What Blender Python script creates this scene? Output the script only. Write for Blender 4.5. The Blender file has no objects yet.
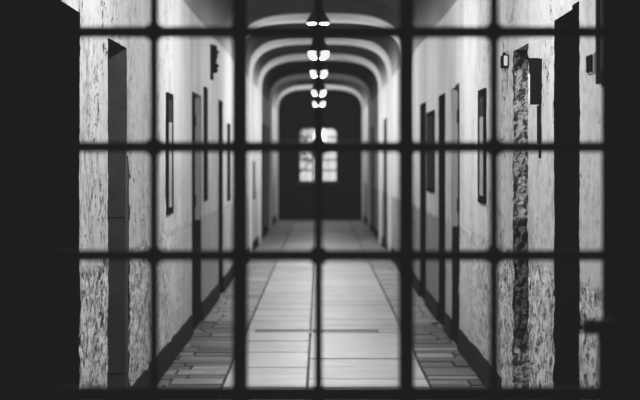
import bpy, bmesh, math, random
from mathutils import noise, Vector
random.seed(7)
C = bpy.context.scene.collection
W = 1.19          # corridor half width
EYE = 1.6
SPR, APEX = 2.88, 3.68
GY = 3.6          # the grille stands here
END = 38.7
F = 1400.0

# ------------------------------------------------------------------ helpers
def link(o, parent=None):
    C.objects.link(o)
    if parent: o.parent = parent
    return o

def mesh_obj(name, bm, mats, parent=None, smooth=False):
    me = bpy.data.meshes.new(name)
    bm.normal_update()
    bm.to_mesh(me); bm.free()
    for m in (mats if isinstance(mats, (list, tuple)) else [mats]): me.materials.append(m)
    if smooth:
        for p in me.polygons: p.use_smooth = True
    return link(bpy.data.objects.new(name, me), parent)

def bx(bm, x0, x1, y0, y1, z0, z1, bev=0.0, mi=0):
    vs = [bm.verts.new((x, y, z)) for z in (z0, z1) for y in (y0, y1) for x in (x0, x1)]
    fs = [bm.faces.new([vs[i] for i in q]) for q in
          ((0,2,3,1), (4,5,7,6), (0,1,5,4), (2,6,7,3), (0,4,6,2), (1,3,7,5))]
    for f in fs: f.material_index = mi
    if bev:
        es = list({e for f in fs for e in f.edges})
        bmesh.ops.bevel(bm, geom=es, offset=bev, segments=2, affect='EDGES', profile=.6)
    return fs

def tube(bm, p0, p1, r, seg=12, r2=None):
    p0, p1 = Vector(p0), Vector(p1)
    d = (p1-p0).normalized()
    a = d.orthogonal().normalized(); b = d.cross(a)
    r2 = r if r2 is None else r2
    A = [bm.verts.new(p0 + (a*math.cos(t)+b*math.sin(t))*r) for t in [2*math.pi*i/seg for i in range(seg)]]
    B = [bm.verts.new(p1 + (a*math.cos(t)+b*math.sin(t))*r2) for t in [2*math.pi*i/seg for i in range(seg)]]
    for i in range(seg):
        j = (i+1) % seg
        bm.faces.new((A[i], A[j], B[j], B[i]))
    bm.faces.new(A[::-1]); bm.faces.new(B)

def lathe(bm, prof, seg=32, center=(0,0,0), cap=False):
    rings = []
    for r, z in prof:
        if r < 1e-5: rings.append([bm.verts.new((center[0], center[1], center[2]+z))])
        else: rings.append([bm.verts.new((center[0]+r*math.cos(2*math.pi*i/seg), center[1]+r*math.sin(2*math.pi*i/seg), center[2]+z)) for i in range(seg)])
    for a, b in zip(rings, rings[1:]):
        for i in range(seg):
            j = (i+1) % seg
            if len(a) == 1 and len(b) == 1: continue
            if len(a) == 1: bm.faces.new((a[0], b[j], b[i]))
            elif len(b) == 1: bm.faces.new((a[i], a[j], b[0]))
            else: bm.faces.new((a[i], a[j], b[j], b[i]))

def thing(name, label, cat, loc=(0,0,0), group=None):
    o = bpy.data.objects.new(name, None); o.location = loc; o.empty_display_size = .1
    o['label'] = label; o['category'] = cat
    if group: o['group'] = group
    return link(o)

def struct(o):
    o['kind'] = 'structure'; return o

# ------------------------------------------------------------------ materials
def new_mat(name):
    m = bpy.data.materials.new(name); m.use_nodes = True
    nt = m.node_tree
    return m, nt, nt.nodes['Principled BSDF']

def N(nt, typ, **kw):
    n = nt.nodes.new(typ)
    for k, v in kw.items():
        if k in n.inputs: n.inputs[k].default_value = v
        else: setattr(n, k, v)
    return n

def math_n(nt, op, a, b=None, clamp=False):
    n = nt.nodes.new('ShaderNodeMath'); n.operation = op; n.use_clamp = clamp
    for i, v in enumerate((a, b)):
        if v is None: continue
        if hasattr(v, 'is_linked'): nt.links.new(v, n.inputs[i])
        else: n.inputs[i].default_value = v
    return n.outputs[0]

def ramp(nt, src, lo, hi, smooth=True):
    n = nt.nodes.new('ShaderNodeMapRange'); n.interpolation_type = 'SMOOTHSTEP' if smooth else 'LINEAR'
    nt.links.new(src, n.inputs['Value'])
    n.inputs['From Min'].default_value = lo; n.inputs['From Max'].default_value = hi
    return n.outputs['Result']

def noise_n(nt, co, scale, detail=4, rough=.55, dist=0.0, vec=(1,1,1)):
    mp = nt.nodes.new('ShaderNodeMapping'); mp.inputs['Scale'].default_value = vec
    nt.links.new(co, mp.inputs['Vector'])
    n = nt.nodes.new('ShaderNodeTexNoise')
    n.inputs['Scale'].default_value = scale; n.inputs['Detail'].default_value = detail
    n.inputs['Roughness'].default_value = rough; n.inputs['Distortion'].default_value = dist
    nt.links.new(mp.outputs[0], n.inputs['Vector'])
    return n.outputs['Fac']

def mixf(nt, f, a, b):
    n = nt.nodes.new('ShaderNodeMix'); n.data_type = 'FLOAT'
    for s, v in ((n.inputs[0], f), (n.inputs[2], a), (n.inputs[3], b)):
        if hasattr(v, 'is_linked'): nt.links.new(v, s)
        else: s.default_value = v
    return n.outputs[0]

def flat(name, g, rough=.6, metal=0.0, var=.25, scale=12, bump=.0, spec=.5):
    m, nt, b = new_mat(name)
    co = N(nt, 'ShaderNodeTexCoord').outputs['Object']
    n = noise_n(nt, co, scale, 5, .6)
    v = mixf(nt, n, g*(1-var), g*(1+var))
    cb = N(nt, 'ShaderNodeCombineColor')
    for i in range(3): nt.links.new(v, cb.inputs[i])
    nt.links.new(cb.outputs[0], b.inputs['Base Color'])
    b.inputs['Roughness'].default_value = rough; b.inputs['Metallic'].default_value = metal
    b.inputs['Specular IOR Level'].default_value = spec
    if bump:
        bp = N(nt, 'ShaderNodeBump', Strength=bump, Distance=.01)
        nt.links.new(noise_n(nt, co, scale*3, 6, .65), bp.inputs['Height'])
        nt.links.new(bp.outputs[0], b.inputs['Normal'])
    return m

def plaster(name, base=.72, near_rough=1.0, far_dado=.86):
    """old limewashed plaster: stains, vertical streaks, cracks, flaking, a rougher dado below 1.04 m"""
    m, nt, b = new_mat(name)
    co = N(nt, 'ShaderNodeTexCoord').outputs['Object']
    sp = N(nt, 'ShaderNodeSeparateXYZ'); nt.links.new(co, sp.inputs[0])
    Y, Z = sp.outputs['Y'], sp.outputs['Z']
    wob = noise_n(nt, co, 3.0, 4, .7)
    edge = math_n(nt, 'ADD', 1.035, math_n(nt, 'MULTIPLY', math_n(nt, 'SUBTRACT', wob, .5), .14))
    dado = ramp(nt, math_n(nt, 'SUBTRACT', edge, Z), -.008, .008)
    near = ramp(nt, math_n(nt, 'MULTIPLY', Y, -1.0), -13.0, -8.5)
    # broad stains
    st = noise_n(nt, co, .9, 5, .6)
    st2 = noise_n(nt, co, 2.2, 4, .6, vec=(1,1.6,.35))
    val = mixf(nt, st, base*.72, base*1.12)
    val = math_n(nt, 'MULTIPLY', val, mixf(nt, ramp(nt, st2, .3, .7), .86, 1.06))
    # dado tone: far part painted darker, near colour lifted to replace lost lamplight
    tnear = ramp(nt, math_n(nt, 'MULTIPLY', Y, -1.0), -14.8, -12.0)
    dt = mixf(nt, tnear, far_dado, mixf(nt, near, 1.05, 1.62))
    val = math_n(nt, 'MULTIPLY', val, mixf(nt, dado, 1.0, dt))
    # band of wear right at the dado edge
    eb = ramp(nt, math_n(nt, 'ABSOLUTE', math_n(nt, 'SUBTRACT', edge, Z)), .035, .0)
    eb = math_n(nt, 'MULTIPLY', eb, ramp(nt, noise_n(nt, co, 9, 4, .7), .42, .62))
    val = math_n(nt, 'MULTIPLY', val, mixf(nt, eb, 1.0, .45))
    # hairline cracks and long upright splits
    c1 = noise_n(nt, co, 6.0, 8, .78, .8, vec=(1,.7,.42))
    cr = ramp(nt, math_n(nt, 'ABSOLUTE', math_n(nt, 'SUBTRACT', c1, .5)), .0, .014)
    gate = ramp(nt, noise_n(nt, co, 1.5, 3, .5, vec=(1,1.5,.7)), .47, .60)
    gate = math_n(nt, 'MAXIMUM', gate, math_n(nt, 'MULTIPLY', dado, .85))
    gate = math_n(nt, 'MULTIPLY', gate, mixf(nt, near, .12, 1.0))
    crk = math_n(nt, 'MULTIPLY', math_n(nt, 'SUBTRACT', 1.0, cr), gate)
    # flaked patches and speckle
    fl = noise_n(nt, co, 30.0, 5, .7, .5, vec=(1,.5,.6))
    patch = ramp(nt, noise_n(nt, co, 1.9, 5, .65, vec=(1,1,.6)), .50, .66)
    thr = mixf(nt, math_n(nt, 'MAXIMUM', math_n(nt, 'MULTIPLY', dado, .8), patch), .66, .525)
    flm = ramp(nt, math_n(nt, 'SUBTRACT', fl, thr), .0, .03)
    flm = math_n(nt, 'MULTIPLY', flm, mixf(nt, near, .08, 1.0))
    mott = noise_n(nt, co, 30, 4, .6, vec=(1,.45,.6))
    val = math_n(nt, 'MULTIPLY', val, mixf(nt, math_n(nt, 'MULTIPLY', near, mixf(nt, dado, .32, 1.0)), 1.0, mixf(nt, ramp(nt, mott, .36, .56), .5, 1.15)))
    dark = math_n(nt, 'MAXIMUM', math_n(nt, 'MULTIPLY', crk, .9), math_n(nt, 'MULTIPLY', flm, .93))
    val = math_n(nt, 'MULTIPLY', val, math_n(nt, 'SUBTRACT', 1.0, dark))
    cb = N(nt, 'ShaderNodeCombineColor')
    for i in range(3): nt.links.new(val, cb.inputs[i])
    nt.links.new(cb.outputs[0], b.inputs['Base Color'])
    b.inputs['Roughness'].default_value = .88
    b.inputs['Specular IOR Level'].default_value = .2
    h = math_n(nt, 'SUBTRACT', math_n(nt, 'MULTIPLY', noise_n(nt, co, 22, 9, .75, .3, vec=(1,.6,.6)), mixf(nt, dado, .6, 1.4)),
               math_n(nt, 'MULTIPLY', dark, .5))
    h = math_n(nt, 'MULTIPLY', h, mixf(nt, near, .35, 1.0))
    bp = N(nt, 'ShaderNodeBump', Strength=.9*near_rough, Distance=.05)
    nt.links.new(h, bp.inputs['Height']); nt.links.new(bp.outputs[0], b.inputs['Normal'])
    return m
def mixf_const(v): return v

M = {}
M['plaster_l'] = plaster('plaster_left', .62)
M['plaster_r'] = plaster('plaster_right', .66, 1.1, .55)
M['vault'] = flat('vault_plaster', .04, .95, var=.3, scale=1.3, bump=.2, spec=.0)
def vault_mat():
    m, nt, b = new_mat('smoke_darkened_vault')
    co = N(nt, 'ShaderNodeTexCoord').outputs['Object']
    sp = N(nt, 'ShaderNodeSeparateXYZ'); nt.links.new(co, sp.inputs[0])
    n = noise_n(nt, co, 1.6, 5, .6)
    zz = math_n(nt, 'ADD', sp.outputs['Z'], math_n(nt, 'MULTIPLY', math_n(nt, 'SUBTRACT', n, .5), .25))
    v = mixf(nt, ramp(nt, zz, 3.0, 3.5), .30, .04)  # wall paint low down; shade of the crown painted into the colour above
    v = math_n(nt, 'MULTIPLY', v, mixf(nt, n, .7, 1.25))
    cb = N(nt, 'ShaderNodeCombineColor')
    for i in range(3): nt.links.new(v, cb.inputs[i])
    nt.links.new(cb.outputs[0], b.inputs['Base Color'])
    b.inputs['Roughness'].default_value = .95; b.inputs['Specular IOR Level'].default_value = 0
    return m
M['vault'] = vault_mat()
M['rib'] = flat('rib_plaster', .68, .9, var=.12, scale=3, bump=.15, spec=.0)
M['rubble'] = flat('rubble_masonry', .42, .9, var=.9, scale=16, bump=1.0, spec=.2)
M['rubdark'] = flat('damp_masonry', .13, .9, var=.6, scale=20, bump=.8, spec=.1)
M['reveal'] = flat('reveal_plaster', .34, .9, var=.2, scale=5, bump=.2, spec=.2)
M['darkdoor'] = flat('dark_painted_timber', .012, .9, var=.4, scale=6, bump=.1, spec=.0)
M['midoor'] = flat('worn_painted_timber', .045, .7, var=.6, scale=7, bump=.2, spec=.15)
M['base'] = flat('dark_baseboard_paint', .010, .9, var=.8, scale=5, bump=.4, spec=.05)
M['iron'] = flat('black_iron', .010, .75, 0.0, var=.3, scale=20, bump=.1, spec=.1)
M['black'] = flat('soot_black_wall', .0015, 1.0, var=.2, scale=4, spec=.0)  # even near-black for the camera-side walls and gate stiles
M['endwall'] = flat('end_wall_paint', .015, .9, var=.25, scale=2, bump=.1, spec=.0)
M['frame'] = flat('black_frame', .010, .9, var=.3, scale=15, spec=.0)
M['paper'] = flat('grey_paper', .3, .9, var=.5, scale=8, spec=0)
M['darkpaper'] = flat('dark_print', .035, .9, var=.8, scale=14, spec=0)
M['enamel'] = flat('dark_enamel', .012, .5, var=.2, scale=20, spec=.25)
M['white'] = flat('white_plastic', .75, .4, var=.08, scale=20)
M['steel'] = flat('dull_steel', .25, .4, .7, var=.3, scale=30)
M['winframe'] = flat('window_timber', .06, .6, var=.3, scale=20)
M['leaf'] = flat('tree_foliage', .05, .8, var=.5, scale=3)

def floor_mat():
    m, nt, b = new_mat('worn_stone_paving')
    co = N(nt, 'ShaderNodeTexCoord').outputs['Object']
    at = N(nt, 'ShaderNodeAttribute', attribute_name='tone')
    sp = N(nt, 'ShaderNodeSeparateColor'); nt.links.new(at.outputs['Color'], sp.inputs[0])
    tone, side = sp.outputs[0], sp.outputs[1]
    n1 = noise_n(nt, co, 2.5, 6, .65)
    n2 = noise_n(nt, co, 7, 7, .7, .4, vec=(.5,1.6,1))
    v = math_n(nt, 'MULTIPLY', tone, mixf(nt, n1, .7, 1.25))
    v = math_n(nt, 'MULTIPLY', v, mixf(nt, math_n(nt, 'MULTIPLY', ramp(nt, n2, .5, .62), mixf(nt, side, .2, .6)), 1.0, .35))
    cb = N(nt, 'ShaderNodeCombineColor')
    for i in range(3): nt.links.new(v, cb.inputs[i])
    nt.links.new(cb.outputs[0], b.inputs['Base Color'])
    b.inputs['Specular IOR Level'].default_value = .4
    r = mixf(nt, side, .5, .62)
    r = math_n(nt, 'ADD', r, math_n(nt, 'MULTIPLY', math_n(nt, 'SUBTRACT', n2, .5), .3), True)
    nt.links.new(r, b.inputs['Roughness'])
    bp = N(nt, 'ShaderNodeBump', Distance=.012)
    nt.links.new(mixf(nt, side, .12, .6), bp.inputs['Strength'])
    nt.links.new(n2, bp.inputs['Height']); nt.links.new(bp.outputs[0], b.inputs['Normal'])
    return m
M['floor'] = floor_mat()

def emis(name, s):
    m, nt, b = new_mat(name)
    b.inputs['Base Color'].default_value = (.9,.9,.9,1)
    b.inputs['Emission Color'].default_value = (1,1,1,1)
    b.inputs['Emission Strength'].default_value = s
    return m
M['glow'] = emis('lit_opal_glass', 2.2)

def glass():
    m = bpy.data.materials.new('window_glass'); m.use_nodes = True
    nt = m.node_tree; nt.nodes.clear()
    o = N(nt, 'ShaderNodeOutputMaterial'); mx = N(nt, 'ShaderNodeMixShader')
    t = N(nt, 'ShaderNodeBsdfTransparent'); g = N(nt, 'ShaderNodeBsdfGlossy', Roughness=.05)
    t.inputs[0].default_value = (.9,.9,.9,1)
    co = N(nt, 'ShaderNodeTexCoord').outputs['Object']
    nt.links.new(mixf(nt, noise_n(nt, co, 6, 4), .03, .16), mx.inputs[0])
    nt.links.new(t.outputs[0], mx.inputs[1]); nt.links.new(g.outputs[0], mx.inputs[2]); nt.links.new(mx.outputs[0], o.inputs[0])
    return m
M['glass'] = glass()

# ------------------------------------------------------------------ doorways (side, y0, y1, top_near, top_far, leaf depth, lining, leaf)
DOORS = [
 (-1, 5.90, 6.94, 2.36, 2.34, .24, 'darkdoor', 'darkdoor'),
 (-1, 7.86, 8.63, 2.31, 2.295, .26, 'midoor', 'darkdoor'),
 (-1, 13.0, 14.05, 2.27, 2.26, .062, 'reveal', 'darkdoor'),
 (-1, 16.4, 17.15, 2.34, 2.33, .2, 'darkdoor', 'darkdoor'),
 (-1, 28.7, 30.2, 2.4, 2.4, .2, 'darkdoor', 'darkdoor'),
 (-1, 31.2, 33.2, 2.4, 2.4, .2, 'darkdoor', 'darkdoor'),
 ( 1, 6.43, 7.13, 2.335, 2.315, .26, 'darkdoor', 'darkdoor'),
 ( 1, 8.00, 8.63, 2.29, 2.27, .26, 'rubble', 'darkdoor'),
 ( 1, 11.94, 12.65, 2.275, 2.265, .055, 'reveal', 'darkdoor'),
 ( 1, 13.3, 14.05, 2.27, 2.26, .2, 'darkdoor', 'darkdoor'),
 ( 1, 15.7, 16.66, 2.28, 2.28, .2, 'darkdoor', 'darkdoor'),
 ( 1, 24.9, 26.2, 2.4, 2.4, .2, 'midoor', 'darkdoor'),
 ( 1, 31.2, 32.6, 2.4, 2.4, .2, 'midoor', 'darkdoor'),
]

def frange(a, b, s):
    n = max(1, round((b-a)/s)); return [a+(b-a)*i/n for i in range(n)]

def wall(side, name, mat):
    ys = frange(GY-.1, 5.6, .2)+frange(5.6, 10.6, .02)+frange(10.6, 14.4, .05)+frange(14.4, END, .3)+[END]
    doors = [d for d in DOORS if d[0] == side]
    for d in doors:
        for e in (d[1], d[2]):
            k = min(range(len(ys)), key=lambda i: abs(ys[i]-e))
            if abs(ys[k]-e) < .012: ys[k] = e
            else: ys.append(e)
    ys = sorted(set(ys))
    hs = frange(0, SPR+.12, .02)+[SPR+.12]
    bm = bmesh.new()
    seed = Vector((side*31.0, 0, 0))
    grid = {}
    cells = []
    for i in range(len(ys)-1):
        ym = (ys[i]+ys[i+1])/2
        top = 0
        for d in doors:
            if d[1] < ym < d[2]: top = d[3]+(d[4]-d[3])*(ym-d[1])/(d[2]-d[1])
        for j in range(len(hs)-1):
            if top and (hs[j]+hs[j+1])/2 < top: continue
            if side < 0 and 8.63 < ym < 8.73+.05*noise.noise(Vector((7, 0, hs[j]*9))) and hs[j] < 1.63: continue
            cells.append((i, j))
    def vert(i, j):
        k = (i, j)
        if k in grid: return grid[k]
        y, z = ys[i], hs[j]
        p = Vector((0, y, z))
        fade = max(0.0, min(1.0, (14-y)/4))
        low = max(0.0, min(1.0, (1.05-z)/.05))
        n = noise.fractal(Vector((0, y*3.2, z*5))+seed, 1, 2, 5)
        big = noise.noise(Vector((0, y*.8, z*.9))+seed)
        rg = noise.fractal(Vector((5, y*16, z*22))+seed, .8, 2, 3)
        a = (.0035+.006*low)*(.25+.75*fade)
        dx = n*a + big*.004*fade + rg*(.0012+.003*low)*fade
        yy, zz = y, z
        for d in doors:            # ragged arrises round the openings
            if d[2] < 12 and (abs(y-d[1]) < 1e-4 or abs(y-d[2]) < 1e-4) and z < d[3]+.05:
                amt = .045 if d[6] == 'rubble' else .010
                yy += amt*noise.fractal(Vector((9, y, z*24))+seed, .7, 2, 5)
                dx -= .004*abs(noise.noise(Vector((3, y, z*20))))
        v = bm.verts.new((side*(W-dx), yy, zz)); grid[k] = v
        return v
    for i, j in cells:
        q = [vert(i, j), vert(i+1, j), vert(i+1, j+1), vert(i, j+1)]
        bm.faces.new(q if side < 0 else q[::-1])
    # solid outer skin of the wall
    o = side*(W+.55)
    bx(bm, min(o, o+side*.2), max(o, o+side*.2), GY-.1, END+.2, -.1, 4.2)
    ob = mesh_obj(name, bm, M[mat], smooth=False)
    return struct(ob)
wall(-1, 'wall_left', 'plaster_l')
wall(1, 'wall_right', 'plaster_r')

for n, (s, y0, y1, t0, t1, dep, lin, lf) in enumerate(DOORS, 1):
    t = max(t0, t1)
    # door leaf of upright boards, the parent; lining is its part
    root = bpy.data.objects.new('door_%d' % n, None); root.location = (s*W, (y0+y1)/2, 0); root['kind'] = 'structure'
    link(root)
    def loc(x0, x1, a, b): # into local coords
        xa, xb = sorted((s*x0, s*x1)); return xa, xb, a-(y0+y1)/2, b-(y0+y1)/2
    bm = bmesh.new()
    k = 5
    for i in range(k):
        a = y0+(y1-y0)*i/k; b = y0+(y1-y0)*(i+1)/k
        bx(bm, *loc(dep, dep+.04, a+.003, b-.003), 0.01, t+.03, .003)
    for z in (.25, 1.15, 1.95):
        bx(bm, *loc(dep-.012, dep, y0+.03, y1-.03), z, z+.12, .002)
    leaf = mesh_obj('leaf', bm, M[lf], root)
    bm = bmesh.new()
    ym = y0+.08-(y0+y1)/2
    tube(bm, (s*(dep-.012), ym, 1.08), (s*(dep-.035), ym, 1.08), .008)
    tube(bm, (s*(dep-.035), ym, 1.08), (s*(dep-.035), ym+.09, 1.08), .008)
    mesh_obj('handle', bm, M['steel'], leaf)
    bm = bmesh.new()
    rubble = lin == 'rubble'
    if rubble:
        # broken masonry far reveal, strongly uneven
        nz, nx = 420, 34
        g = [[None]*(nx+1) for _ in range(nz+1)]
        for i in range(nz+1):
            for j in range(nx+1):
                z = t*i/nz; x = .004+dep*j/nx
                e = .05*noise.fractal(Vector((x*22, 2, z*13)), .75, 2, 6)+.02*abs(noise.noise(Vector((x*60, 5, z*38))))
                g[i][j] = bm.verts.new((s*x, y1-(y0+y1)/2+e, z))
        for i in range(nz):
            for j in range(nx):
                f = bm.faces.new((g[i][j], g[i][j+1], g[i+1][j+1], g[i+1][j]))
                zf = t*i/nz + .12*noise.noise(Vector((j*.08, 3, i*.05)))
                f.material_index = 1 if (.45 < zf < 1.28 or zf > 2.17) else 0  # darker masonry in a lower band and at the top
        bx(bm, *loc(.004, dep, y1+.05, y1+.1), 0, t)
        bx(bm, *loc(.004, dep+.04, y0-.06, y0), 0, t)
        bx(bm, *loc(.004, dep+.04, y0-.06, y1+.06), t-.0, t+.06)
    else:
        bx(bm, *loc(.006, dep+.04, y1-.004, y1+(.2 if n == 2 else .06)), 0, t+.01)
        bx(bm, *loc(.006, dep+.04, y0-.06, y0+.002), 0, t+.01)
        bx(bm, *loc(.006, dep+.04, y0-.06, y1+.06), t-.0, t+.06)
        if n == 2:   # mid rail and boards on the jamb seen in the light
            for z0_, z1_ in ((.30, 1.20), (1.26, 1.95)):
                bx(bm, *loc(.012, dep-.02, y1-.014, y1-.004), z0_, z1_, .003)
    fr = mesh_obj('frame', bm, [M[lin], M['rubdark']] if rubble else M[lin], root)
    if lin == 'reveal':      # dark paint on the lower part of the jamb
        bm = bmesh.new()
        bx(bm, *loc(.006, dep+.03, y1-.008, y1-.004), 0, 1.02)
        mesh_obj('painted_dado', bm, M['darkdoor'], fr)
    bm = bmesh.new()
    bx(bm, *loc(.01, dep+.04, y0-.03, y1+.03), -.005, .012)
    mesh_obj('threshold', bm, M['darkdoor'], root)

# ------------------------------------------------------------------ vault, ribs
def section(w, rise, spr, n=48, p=3.3):
    pts = []
    for i in range(n+1):
        t = math.pi*i/n
        c, s_ = math.cos(t), math.sin(t)
        pts.append((-w*math.copysign(abs(c)**(2/p), c), spr+rise*abs(s_)**(2/p)))
    return pts
bm = bmesh.new()
sec = section(W+.002, APEX-SPR, SPR)
yy = frange(GY-.1, END+.1, .5)+[END+.1]
rows = [[bm.verts.new((x, y, z+.006*noise.noise(Vector((x*2, y*.7, z))))) for x, z in sec] for y in yy]
for a, b in zip(rows, rows[1:]):
    for i in range(len(sec)-1): bm.faces.new((a[i], a[i+1], b[i+1], b[i]))
bx(bm, -W-.8, W+.8, GY-.1, END+.3, 4.1, 4.3)
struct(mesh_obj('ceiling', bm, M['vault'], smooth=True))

def rib(y, n, d=.10, th=.32, legs=True, pd=.06):
    bm = bmesh.new()
    outer = section(W+.02, APEX-SPR+.02, SPR)
    inner = section(W-pd, APEX-SPR-d, SPR)
    if legs:
        outer = [(-W-.02, 0.02)]+outer+[(W+.02, 0.02)]
        inner = [(-W+pd, 0.02)]+inner+[(W-pd, 0.02)]
    A = [[bm.verts.new((x, yv, z)) for x, z in c] for c, yv in ((outer, y), (inner, y), (inner, y+th), (outer, y+th))]
    for a, b in zip(A, A[1:]):
        for i in range(len(outer)-1): bm.faces.new((a[i], b[i], b[i+1], a[i+1]))
    bmesh.ops.recalc_face_normals(bm, faces=bm.faces[:])
    struct(mesh_obj('trim_%d' % n, bm, M['rib']))
RIBS = [19.6, 23.2, 26.9, 33.0, 37.8]
for n, y in enumerate(RIBS, 1):
    rib(y, n, d=.10, legs=y > 23, pd=.05 if y > 23 else .012)

# ------------------------------------------------------------------ end wall and window
wx0, wx1, wz0, wz1 = (299-320)*END/F, (337.5-320)*END/F, EYE+(162-182)*END/F, EYE+(162-127.5)*END/F
bm = bmesh.new()
def arch_pts():
    pts = [(wx0, wz0), (wx1, wz0)]
    r = .16
    for i in range(7):
        t = math.pi/2*i/6; pts.append((wx1-r+r*math.cos(t), wz1-r+r*math.sin(t)))
    for i in range(7):
        t = math.pi/2*(1+i/6); pts.append((wx0+r+r*math.cos(t), wz1-r+r*math.sin(t)))
    return pts
hole = arch_pts()
T = .35
# wall face with hole: outer ring to hole ring
cx, cz = (wx0+wx1)/2, (wz0+wz1)/2
X0, X1, Z0, Z1 = -W-.5, W+.5, -.1, 4.2
def project(px, pz):
    dx, dz = px-cx, pz-cz
    k = min(((X1-cx)/dx if dx > 0 else (X0-cx)/dx) if abs(dx) > 1e-6 else 1e9, ((Z1-cz)/dz if dz > 0 else (Z0-cz)/dz) if abs(dz) > 1e-6 else 1e9)
    return (cx+dx*k, cz+dz*k)
outer = []
hl = []
L = len(hole)
corners = [(X0, Z0), (X1, Z0), (X1, Z1), (X0, Z1)]
pairs = [(h, project(*h)) for h in hole]
for c in corners:       # make sure outer corners exist
    ang = math.atan2(c[1]-cz, c[0]-cx)
    k = min(range(L), key=lambda i: abs(math.atan2(hole[i][1]-cz, hole[i][0]-cx)-ang))
    pairs[k] = (hole[k], c)
for yv in (END, END+T):
    hv = [bm.verts.new((p[0][0], yv, p[0][1])) for p in pairs]
    ov = [bm.verts.new((p[1][0], yv, p[1][1])) for p in pairs]
    for i in range(L):
        j = (i+1) % L
        bm.faces.new((hv[i], ov[i], ov[j], hv[j]))
    if yv == END: h0 = hv
    else:
        for i in range(L):
            j = (i+1) % L
            bm.faces.new((h0[i], h0[j], hv[j], hv[i]))
bmesh.ops.recalc_face_normals(bm, faces=bm.faces[:])
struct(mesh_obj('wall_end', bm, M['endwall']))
# window: frame, casement stiles, muntins, panes
win = bpy.data.objects.new('window_1', None); win.location = (cx, END+.2, wz0); win['kind'] = 'structure'; link(win)
ww, wh = (wx1-wx0), (wz1-wz0)
bm = bmesh.new(); fw = .035
inner_r = [((x-cx)*(1-2*fw/ww), (z-cz)*(1-2*fw/wh)+cz-wz0) for x, z in hole]
outer_r = [((x-cx)*1.02, (z-cz)*1.02+cz-wz0) for x, z in hole]
R4 = [[bm.verts.new((x, yv, z)) for x, z in c] for c, yv in ((outer_r, -.03), (inner_r, -.03), (inner_r, .03), (outer_r, .03))]
for a, b in ((0,1), (1,2), (2,3), (3,0)):
    for i in range(L):
        j = (i+1) % L
        bm.faces.new((R4[a][i], R4[a][j], R4[b][j], R4[b][i]))
bmesh.ops.recalc_face_normals(bm, faces=bm.faces[:])
mesh_obj('window_frame', bm, M['winframe'], win)
bm = bmesh.new(); bx(bm, -ww/2, ww/2, -.035, .03, wh*.60, wh*.60+.10, .004)
mesh_obj('transom', bm, M['winframe'], win)
bm = bmesh.new(); bx(bm, -.155, -.115, -.04, .03, 0, wh-.02, .004)
bx(bm, -.06, .07, -.04, .03, 0, wh-.02, .004)
mesh_obj('mullion', bm, M['winframe'], win)
for x0_, x1_ in ((-ww/2+fw, -.155), (.07, ww/2-fw)):
    for z0_, z1_, rows_ in ((.03, wh*.60, 3), (wh*.6+.1, wh-.03, 2)):
        bm = bmesh.new()
        xm = x0_+(x1_-x0_)*.5
        bx(bm, xm-.006, xm+.006, -.012, .012, z0_, z1_)
        for r in range(1, rows_):
            zz = z0_+(z1_-z0_)*r/rows_
            bx(bm, x0_, x1_, -.0125, .0125, zz-.026, zz+.026)
        mesh_obj('muntin', bm, M['winframe'], win)
bm = bmesh.new(); bx(bm, -ww/2+.01, ww/2-.01, -.002, .002, .01, wh-.03)
mesh_obj('pane', bm, M['glass'], win)
bm = bmesh.new(); bx(bm, -ww/2-.06, ww/2+.06, -.27, -.02, -.05, -.002, .01)
mesh_obj('window_sill', bm, M['winframe'], win)

# a tree outside the window
tree = thing('tree', 'dark leafy tree seen through the upper panes of the far window', 'tree', (-1.2, 46, -1.0))
bm = bmesh.new()
tube(bm, (0,0,0), (.1,0,2.6), .16, 12, .09)
for k in range(7):
    a = k*.9; tube(bm, (.08,0,1.8+.15*k), (.08+1.1*math.cos(a), .6*math.sin(a), 2.9+.25*k), .05, 8, .015)
mesh_obj('trunk', bm, M['leaf'], tree)
bm = bmesh.new()
for k in range(1500):
    a, b_ = random.random()*6.283, random.gauss(0, .55)
    r = .5+.9*random.random()
    p = Vector((.1+r*math.cos(a), .7*r*math.sin(a), 3.5+b_))
    q = Vector((random.uniform(-1,1), random.uniform(-1,1), random.uniform(-1,1))).normalized()*.06
    u = q.orthogonal().normalized()*.03
    bm.faces.new([bm.verts.new(p-q), bm.verts.new(p+u), bm.verts.new(p+q), bm.verts.new(p-u)])
mesh_obj('foliage', bm, M['leaf'], tree)

# ------------------------------------------------------------------ floor of stone slabs
bm = bmesh.new()
lay = bm.loops.layers.float_color.new('tone')
def setc(fs, c):
    for f in fs:
        for l in f.loops: l[lay] = (c[0], c[1], 0, 1)
setc(bx(bm, -W-.5, W+.5, GY-.1, END+.2, -.12, -.03), (.008, 1))
def slab(x0, x1, y0, y1, tone, side, g=.009, h=0.0, skew=0.0):
    zt = h
    x0 += g; x1 -= g; y0 += g*1.6; y1 -= g*1.6
    vs = []
    t1, t2 = random.uniform(-.002,.002), random.uniform(-.002,.002)
    top = [bm.verts.new((x, y+skew*(x-x0), zt+(t1 if x == x0 else 0)+(t2 if y == y0 else 0))) for x, y in ((x0+.004,y0+.004),(x1-.004,y0+.004),(x1-.004,y1-.004),(x0+.004,y1-.004))]
    bot = [bm.verts.new((x, y+skew*(x-x0), -.045)) for x, y in ((x0,y0),(x1,y0),(x1,y1),(x0,y1))]
    fs = [bm.faces.new(top)]
    for i in range(4):
        j = (i+1) % 4; fs.append(bm.faces.new((bot[i], bot[j], top[j], top[i])))
    setc(fs, (tone, side))
xl, xc, xr = -.70, -.09, .79
def yofpx(p): return 2240.0/(p-162)
left_j = [yofpx(p) for p in (415, 404, 397, 388, 374, 367, 352, 341, 332.5)]
right_j = [yofpx(p) for p in (420, 408, 399, 388, 379, 366, 358.5, 349, 332.5)]
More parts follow.
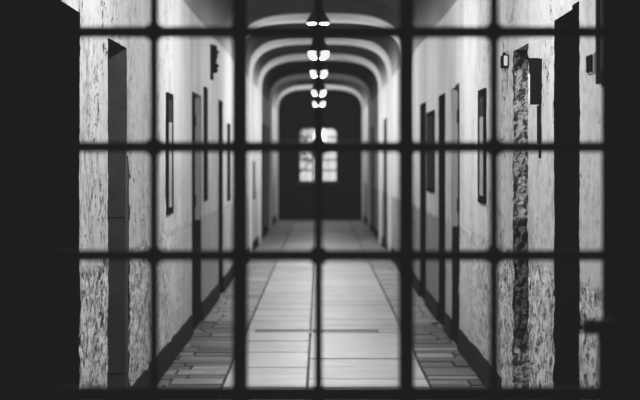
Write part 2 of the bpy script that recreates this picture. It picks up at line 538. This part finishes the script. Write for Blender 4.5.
def lane(x0, x1, js, lo=.36, hi=.5):
    y = GY-.1
    while y < js[0]-.3:
        d = random.uniform(.4, .7); d = min(d, js[0]-y); slab(x0, x1, y, y+d, random.uniform(lo, hi), 0, h=random.uniform(-.003,.003)); y += d
    if y < js[0]: slab(x0, x1, y, js[0], random.uniform(lo, hi), 0)
    for a, b in zip(js, js[1:]):
        slab(x0, x1, a, b, random.uniform(lo, hi), 0, h=random.uniform(-.004,.003))
    y = js[-1]+.22
    while y < END:
        d = random.uniform(.35, .8)
        slab(x0, x1, y, min(END, y+d), random.uniform(lo, hi)*(1 if y < 24 else .8), 0, h=random.uniform(-.002,.003)); y += d
lane(xl, xc, left_j); lane(xc, xr, right_j)
slab(xl+.1, xr-.25, left_j[-1], left_j[-1]+.22, .035, .5, h=-.008)
slab(xr-.25, xr, right_j[-1], right_j[-1]+.22, .4, 0)
slab(xl, xl+.1, right_j[-1], right_j[-1]+.22, .4, 0)
for x0, x1 in ((-W-.3, xl), (xr, W+.3)):
    y = GY-.1
    while y < END:
        d = random.uniform(.10, .30)
        sp_ = x0+(x1-x0)*random.uniform(.35, .65)
        for a, b in ((x0, sp_), (sp_, x1)):
            slab(a, b, y, min(END, y+d), random.choice((.07,.10,.12,.16,.26)) if y < 14 else random.uniform(.26, .42), 1 if y < 14 else .4, g=.007, h=random.uniform(-.012,.004)*(1 if y < 14 else .4))
        y += d
fl = struct(mesh_obj('floor', bm, M['floor']))

# ------------------------------------------------------------------ baseboards
def baseboard(side, name, start):
    bm = bmesh.new()
    segs = []; y = start
    for d in sorted([d for d in DOORS if d[0] == side and d[2] > start], key=lambda d: d[1]):
        if d[1] > y: segs.append((y, d[1]))
        y = d[2]
    segs.append((y, END))
    for a, b in segs:
        ys = frange(a, b, .06)+[b]
        prev = None
        for y_ in ys:
            h = .185+.012*noise.fractal(Vector((side*4, y_*4, 0)), .8, 2, 4)
            t = .012+.006*noise.noise(Vector((side, y_*6, 3)))
            r = [bm.verts.new(v) for v in ((side*(W+.01), y_, .0), (side*(W-t-.006), y_, .0), (side*(W-t), y_, h-.01), (side*(W-t+.008), y_, h), (side*(W+.01), y_, h))]
            if prev:
                for i in range(4): bm.faces.new((prev[i], prev[i+1], r[i+1], r[i]))
            else: bm.faces.new(r)
            prev = r
        bm.faces.new(prev[::-1])
    bmesh.ops.recalc_face_normals(bm, faces=bm.faces[:])
    struct(mesh_obj(name, bm, M['base']))
baseboard(-1, 'baseboard_left', 8.63)
baseboard(1, 'baseboard_right', 9.1)

# ------------------------------------------------------------------ the dark room the camera stands in, and the opening
GX0, GX1 = (63-320)*GY/F, (602-320)*GY/F
GT = 2.75
bm = bmesh.new()
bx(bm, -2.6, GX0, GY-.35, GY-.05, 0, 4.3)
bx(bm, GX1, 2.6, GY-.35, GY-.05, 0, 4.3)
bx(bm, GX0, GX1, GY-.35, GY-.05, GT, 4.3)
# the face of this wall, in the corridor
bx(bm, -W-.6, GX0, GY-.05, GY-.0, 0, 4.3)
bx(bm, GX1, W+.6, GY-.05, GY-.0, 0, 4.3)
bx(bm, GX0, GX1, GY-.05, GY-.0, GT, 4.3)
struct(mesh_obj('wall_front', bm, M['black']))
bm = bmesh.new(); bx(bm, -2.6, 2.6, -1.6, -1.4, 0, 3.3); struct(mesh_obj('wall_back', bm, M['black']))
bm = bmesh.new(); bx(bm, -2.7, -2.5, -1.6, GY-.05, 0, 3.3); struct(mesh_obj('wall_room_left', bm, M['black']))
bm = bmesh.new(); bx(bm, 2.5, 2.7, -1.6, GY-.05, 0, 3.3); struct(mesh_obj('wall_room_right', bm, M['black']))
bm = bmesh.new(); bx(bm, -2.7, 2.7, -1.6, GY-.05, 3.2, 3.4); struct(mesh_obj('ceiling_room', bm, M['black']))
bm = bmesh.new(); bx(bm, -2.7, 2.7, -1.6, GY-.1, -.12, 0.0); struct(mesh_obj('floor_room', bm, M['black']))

# ------------------------------------------------------------------ iron grille
gate = thing('iron_gate', 'black iron bar gate in the foreground closing the corridor', 'gate', (0, GY-.2, 0))
gy = 0.0   # local
VB = [(69, .007), (154, .0105), (240, .0185), (318.5, .010), (406.5, .0185), (494, .0105), (583, .0)]
HB = [(32, .0140), (147, .0130), (255.5, .0130), (394.5, .019)]
zc = GY-.2
sx = lambda p: (p-320)*zc/F
sz = lambda p: EYE+(162-p)*zc/F
extra_h = [sz(393)-.30, sz(393)-.60, sz(393)-.90, sz(32)+.30, sz(32)+.60]
for px, r in VB:
    if px in (69, 583): continue
    bm = bmesh.new()
    if r > .015: bx(bm, sx(px)-r, sx(px)+r, -.006, .006, .02, GT-.02, .003)
    else: tube(bm, (sx(px), 0, .02), (sx(px), 0, GT-.02), r, 16)
    mesh_obj('upright_bar', bm, M['iron'], gate)
HH = [(sz(p), r) for p, r in HB]+[(z, .0095) for z in extra_h]
x0g, x1g = (GX0+.004)*1.0, (GX1-.004)*1.0
for z, r in HH:
    if z > GT-.05 or z < .06: continue
    bm = bmesh.new(); tube(bm, (x0g, .0, z), (x1g, .0, z), r, 16)
    mesh_obj('crossbar', bm, M['iron'], gate)
    for px, rr in VB:
        if px in (69, 583): continue
        bm = bmesh.new()
        R = .024 if rr < .015 else .025
        lathe(bm, [(0, -.016), (R*.6, -.013), (R, -.004), (R, .004), (R*.6, .013), (0, .016)], 20)
        for v in bm.verts:
            v.co = Vector((v.co.x+sx(px), v.co.z, v.co.y+z))
        mesh_obj('weld_collar', bm, M['iron'], gate, smooth=True)
for xx in (GX0, GX1-.014):
    bm = bmesh.new(); bx(bm, xx+.0, xx+.014, -.03, .03, 0.0, GT, .002)
    mesh_obj('side_stile', bm, M['black'], gate)
for z0_, z1_ in ((.0, .02), (GT-.02, GT)):
    bm = bmesh.new(); bx(bm, GX0+.014, GX1-.014, -.03, .03, z0_, z1_, .002)
    mesh_obj('rail', bm, M['iron'], gate)
# latch keeper on the right stile
bm = bmesh.new()
zl = sz(328)
bx(bm, sx(598), GX1-.005, -.02, .012, sz(400), zl+.022, .008)
tube(bm, (sx(589), 0, zl+.002), (sx(600), 0, zl+.002), .013, 14)
lathe(bm, [(0,-.014),(.020,-.016),(.024,0),(.020,.016),(0,.022)], 16, (sx(591), 0, zl+.002))
mesh_obj('latch', bm, M['iron'], gate)

# ------------------------------------------------------------------ pendant lamps
LAMPS = [(7.0, 3.08, .9, 150), (11.1, 2.70, .9, 95), (14.8, 2.763, 1.12, 26), (18.5, 2.80, 1.12, 105), (22.2, 2.73, 1.12, 85),  # first lamp is added out of view to light the near walls
         (25.9, 2.71, 1.12, 90), (36.2, 3.17, .9, 75)]  # last lamp is added, almost hidden, to light the far walls
ordl = ['hanging overhead close behind the iron gate', 'nearest in view, with a thin bright rim',
        'second in view, glowing just under the top crossbar', 'third in view, glowing below the second', 'fourth in view from the gate',
        'fifth in view from the gate', 'farthest of the row, close under the end vault']
for i, (y, z, s, P) in enumerate(LAMPS):
    if i == 0:
        pass
    root = thing('pendant_lamp', 'dark bell-shaped ceiling lamp, '+ordl[i], 'lamp', (-.015, y, z), 'pendant lamps along the corridor')
    bm = bmesh.new()
    prof = [(.108, 0), (.107, .010), (.098, .030), (.084, .055), (.062, .085), (.048, .115), (.040, .16), (.030, .19), (.014, .205)]
    prof_in = [(r-.004, zz) for r, zz in prof[::-1]]
    lathe(bm, [(r*s, zz*s) for r, zz in prof], 36)
    lathe(bm, [((r)*s, zz*s) for r, zz in prof_in], 36)
    mesh_obj('shade', bm, M['enamel'], root, smooth=True)
    bm = bmesh.new()
    dp = .012 if i == 1 else .075
    R = .098*s
    pr = [(R, .012)]+[(R*math.cos(t)**.45, -dp*math.sin(t)**.7) for t in [math.pi/2*k/8 for k in range(0, 9)]]
    pr[-1] = (0, -dp)
    lathe(bm, pr, 32)
    mesh_obj('diffuser', bm, M['glow'], root, smooth=True)
    bm = bmesh.new(); tube(bm, (0,0,.2*s), (0,0,APEX-z+.0), .006, 8)
    mesh_obj('cord', bm, M['enamel'], root)
    bm = bmesh.new(); lathe(bm, [(0, APEX-z-.04), (.045, APEX-z-.035), (.05, APEX-z+.005)], 20)
    mesh_obj('ceiling_rose', bm, M['enamel'], root, smooth=True)
    ld = bpy.data.lights.new('lamp_light', 'POINT'); ld.energy = P*1.0; ld.shadow_soft_size = .03
    lo = bpy.data.objects.new('lamp_light', ld); lo.location = (0, 0, -dp-.035)
    lo['kind'] = 'light'
    link(lo, root)

# ------------------------------------------------------------------ things on the walls
def wpt(px): return W*F/abs(px-320)
def hgt(px, y): return EYE+W*(162-y)/abs(px-320)

def board(side, y0, y1, z0, z1, label, split=.24, depth=.02, inner='paper'):
    c = (y0+y1)/2
    root = thing('framed_board', label, 'board', (side*W, c, z0), 'framed boards on the corridor walls')
    h = z1-z0; w = (y1-y0)/2; fw = .055
    X = lambda a, b: tuple(sorted((-side*a, -side*b)))
    bm = bmesh.new()
    for a, b, e, f in ((-w, -w+fw, 0, h), (w-fw, w, 0, h), (-w+fw, w-fw, 0, fw), (-w+fw, w-fw, h-fw, h)):
        bx(bm, *X(-.004, depth), a, b, e, f, .004)
    mesh_obj('frame', bm, M['frame'], root)
    bm = bmesh.new(); bx(bm, *X(0, .012), -w+fw, w-fw, fw, h*(1-split))
    mesh_obj('panel', bm, M[inner], root)
    bm = bmesh.new(); bx(bm, *X(0, .014), -w+fw, w-fw, h*(1-split), h-fw)
    mesh_obj('header', bm, M['darkpaper'], root)
    return root
board(-1, 10.8, 11.2, 1.19, 2.14, 'tall narrow black framed board, nearest on the left wall')
board(-1, 14.3, 14.62, 1.2, 2.37, 'dark framed board beyond the grey door recess on the left wall', inner='darkpaper')
board(-1, 17.9, 18.4, 1.1, 2.1, 'small dark framed board, farthest on the left wall', inner='darkpaper')
board(1, 10.0, 10.4, 1.30, 2.13, 'tall narrow black framed board, nearest on the right wall')
board(1, 14.5, 15.4, 1.28, 2.14, 'dark framed board between two far doorways on the right wall', inner='darkpaper')
board(1, 5.3, 5.95, 1.93, 2.75, 'dark framed board high at the right edge, beside the foreground gate opening', inner='darkpaper')

def X1_(side, a, b): return tuple(sorted((-side*a, -side*b)))
# dark open meter box on the right wall
mb = thing('meter_box', 'black open-fronted box on the right wall beside the broken masonry doorway', 'box', (W, 7.54, 1.91))
bm = bmesh.new()
d_, h_, w_ = .06, .245, .035
bx(bm, *X1_(1, -.004, .01), -w_, w_, 0, h_)
bx(bm, *X1_(1, .01, d_), -w_, -w_+.006, 0, h_, .002)
bx(bm, *X1_(1, .01, d_), w_-.012, w_, 0, h_, .002)
bx(bm, *X1_(1, .01, d_), -w_+.012, w_-.012, 0, .012, .002)
bx(bm, *X1_(1, .01, d_+.01), -w_+.012, w_-.012, h_-.012, h_+.004, .002)
mesh_obj('case', bm, M['frame'], mb)
bm = bmesh.new(); bx(bm, *X1_(1, .045, d_+.004), -w_+.014, w_-.018, .0, h_-.08, .002)
mesh_obj('terminal_strip', bm, M['steel'], mb)
# conduit running down from it
cd = bmesh.new()
tube(cd, (W-.012, 7.56, 1.905), (W-.012, 7.56, 1.70), .007, 8)
tube(cd, (W-.012, 7.50, 1.905), (W-.012, 7.50, 1.62), .007, 8)
o = mesh_obj('conduit', cd, M['frame']); o['label'] = 'pair of thin dark pipes under the black box on the right wall'; o['category'] = 'pipe'
# small alarm box
ab = thing('alarm_box', 'small white-faced box with dark sides high on the right wall', 'alarm', (W, 8.9, 2.2))
bm = bmesh.new(); bx(bm, *X1_(1, -.004, .035), -.07, .07, 0, .078, .006); mesh_obj('case', bm, M['frame'], ab)
bm = bmesh.new(); bx(bm, *X1_(1, .008, .03), -.078, -.07, .008, .07, .003); mesh_obj('face_plate', bm, M['white'], ab)
bm = bmesh.new(); tube(bm, (-.012, .06, .075), (-.012, .06, .10), .012, 10); mesh_obj('cable_gland', bm, M['frame'], ab)
bm = bmesh.new(); tube(bm, (-.006, -.02, 0), (-.006, -.02, -.14), .004, 8); mesh_obj('wire', bm, M['steel'], ab)
# twin switch plate
sw = thing('switch_plate', 'small twin dark switch plate on the right wall, near the gate', 'switch', (W, 6.13, 1.985))
bm = bmesh.new(); bx(bm, *X1_(1, -.004, .006), -.075, .075, 0, .09, .003); mesh_obj('plate', bm, M['reveal'], sw)
for k in (-1, 1):
    bm = bmesh.new(); bx(bm, *X1_(1, .006, .016), k*.035-.02, k*.035+.02, .008, .082, .003); mesh_obj('switch', bm, M['frame'], sw)
# ragged iron bracket on the left wall
br = thing('wall_bracket', 'dark knobbly iron bracket high on the left wall', 'bracket', (-W, 15.3, 2.5))
bm = bmesh.new(); bx(bm, -.005, .02, -.12, .12, 0, .38, .006); mesh_obj('back_plate', bm, M['frame'], br)
bm = bmesh.new()
for k in range(6):
    lathe(bm, [(0,-.03),(.025,-.018),(.032,0),(.025,.018),(0,.03)], 12, (.045+.012*math.sin(k*2.1), .02*math.cos(k*1.7), .10+k*.05))
tube(bm, (.02, 0, .12), (.05, 0, .36), .018, 10)
mesh_obj('scroll', bm, M['frame'], br, smooth=True)
# thin downpipe far on the left
bm = bmesh.new(); tube(bm, (-W+.03, 24.6, .95), (-W+.03, 24.6, 1.62), .018, 10)
o = mesh_obj('pipe', bm, M['frame']); o['label'] = 'short dark upright pipe far along the left wall'; o['category'] = 'pipe'

# ------------------------------------------------------------------ daylight outside, camera, tone
w = bpy.data.worlds.new('sky'); bpy.context.scene.world = w; w.use_nodes = True
w.node_tree.nodes['Background'].inputs[0].default_value = (1,1,1,1)
w.node_tree.nodes['Background'].inputs[1].default_value = 1.0
cam = bpy.data.cameras.new('camera'); co = bpy.data.objects.new('camera', cam); C.objects.link(co)
co.location = (0, 0, EYE); co.rotation_euler = (math.pi/2, 0, 0)
cam.sensor_width = 36; cam.lens = F*36/640; cam.shift_y = -38/640
cam.clip_start = .05; cam.clip_end = 200
cam.dof.use_dof = True; cam.dof.focus_distance = 7.6; cam.dof.aperture_fstop = 2.5
bpy.context.scene.camera = co
vs = bpy.context.scene.view_settings
vs.view_transform = 'Standard'; vs.look = 'None'; vs.exposure = 0.35
vs.use_curve_mapping = True
cm = vs.curve_mapping
c = cm.curves[3]
cm.use_clip = False; cm.extend = 'HORIZONTAL'
c.points[0].location = (0, .0100); c.points[-1].location = (3.0, .93)
c.points.new(.12, .118); c.points.new(.4, .39); c.points.new(1.0, .72)
cm.update()
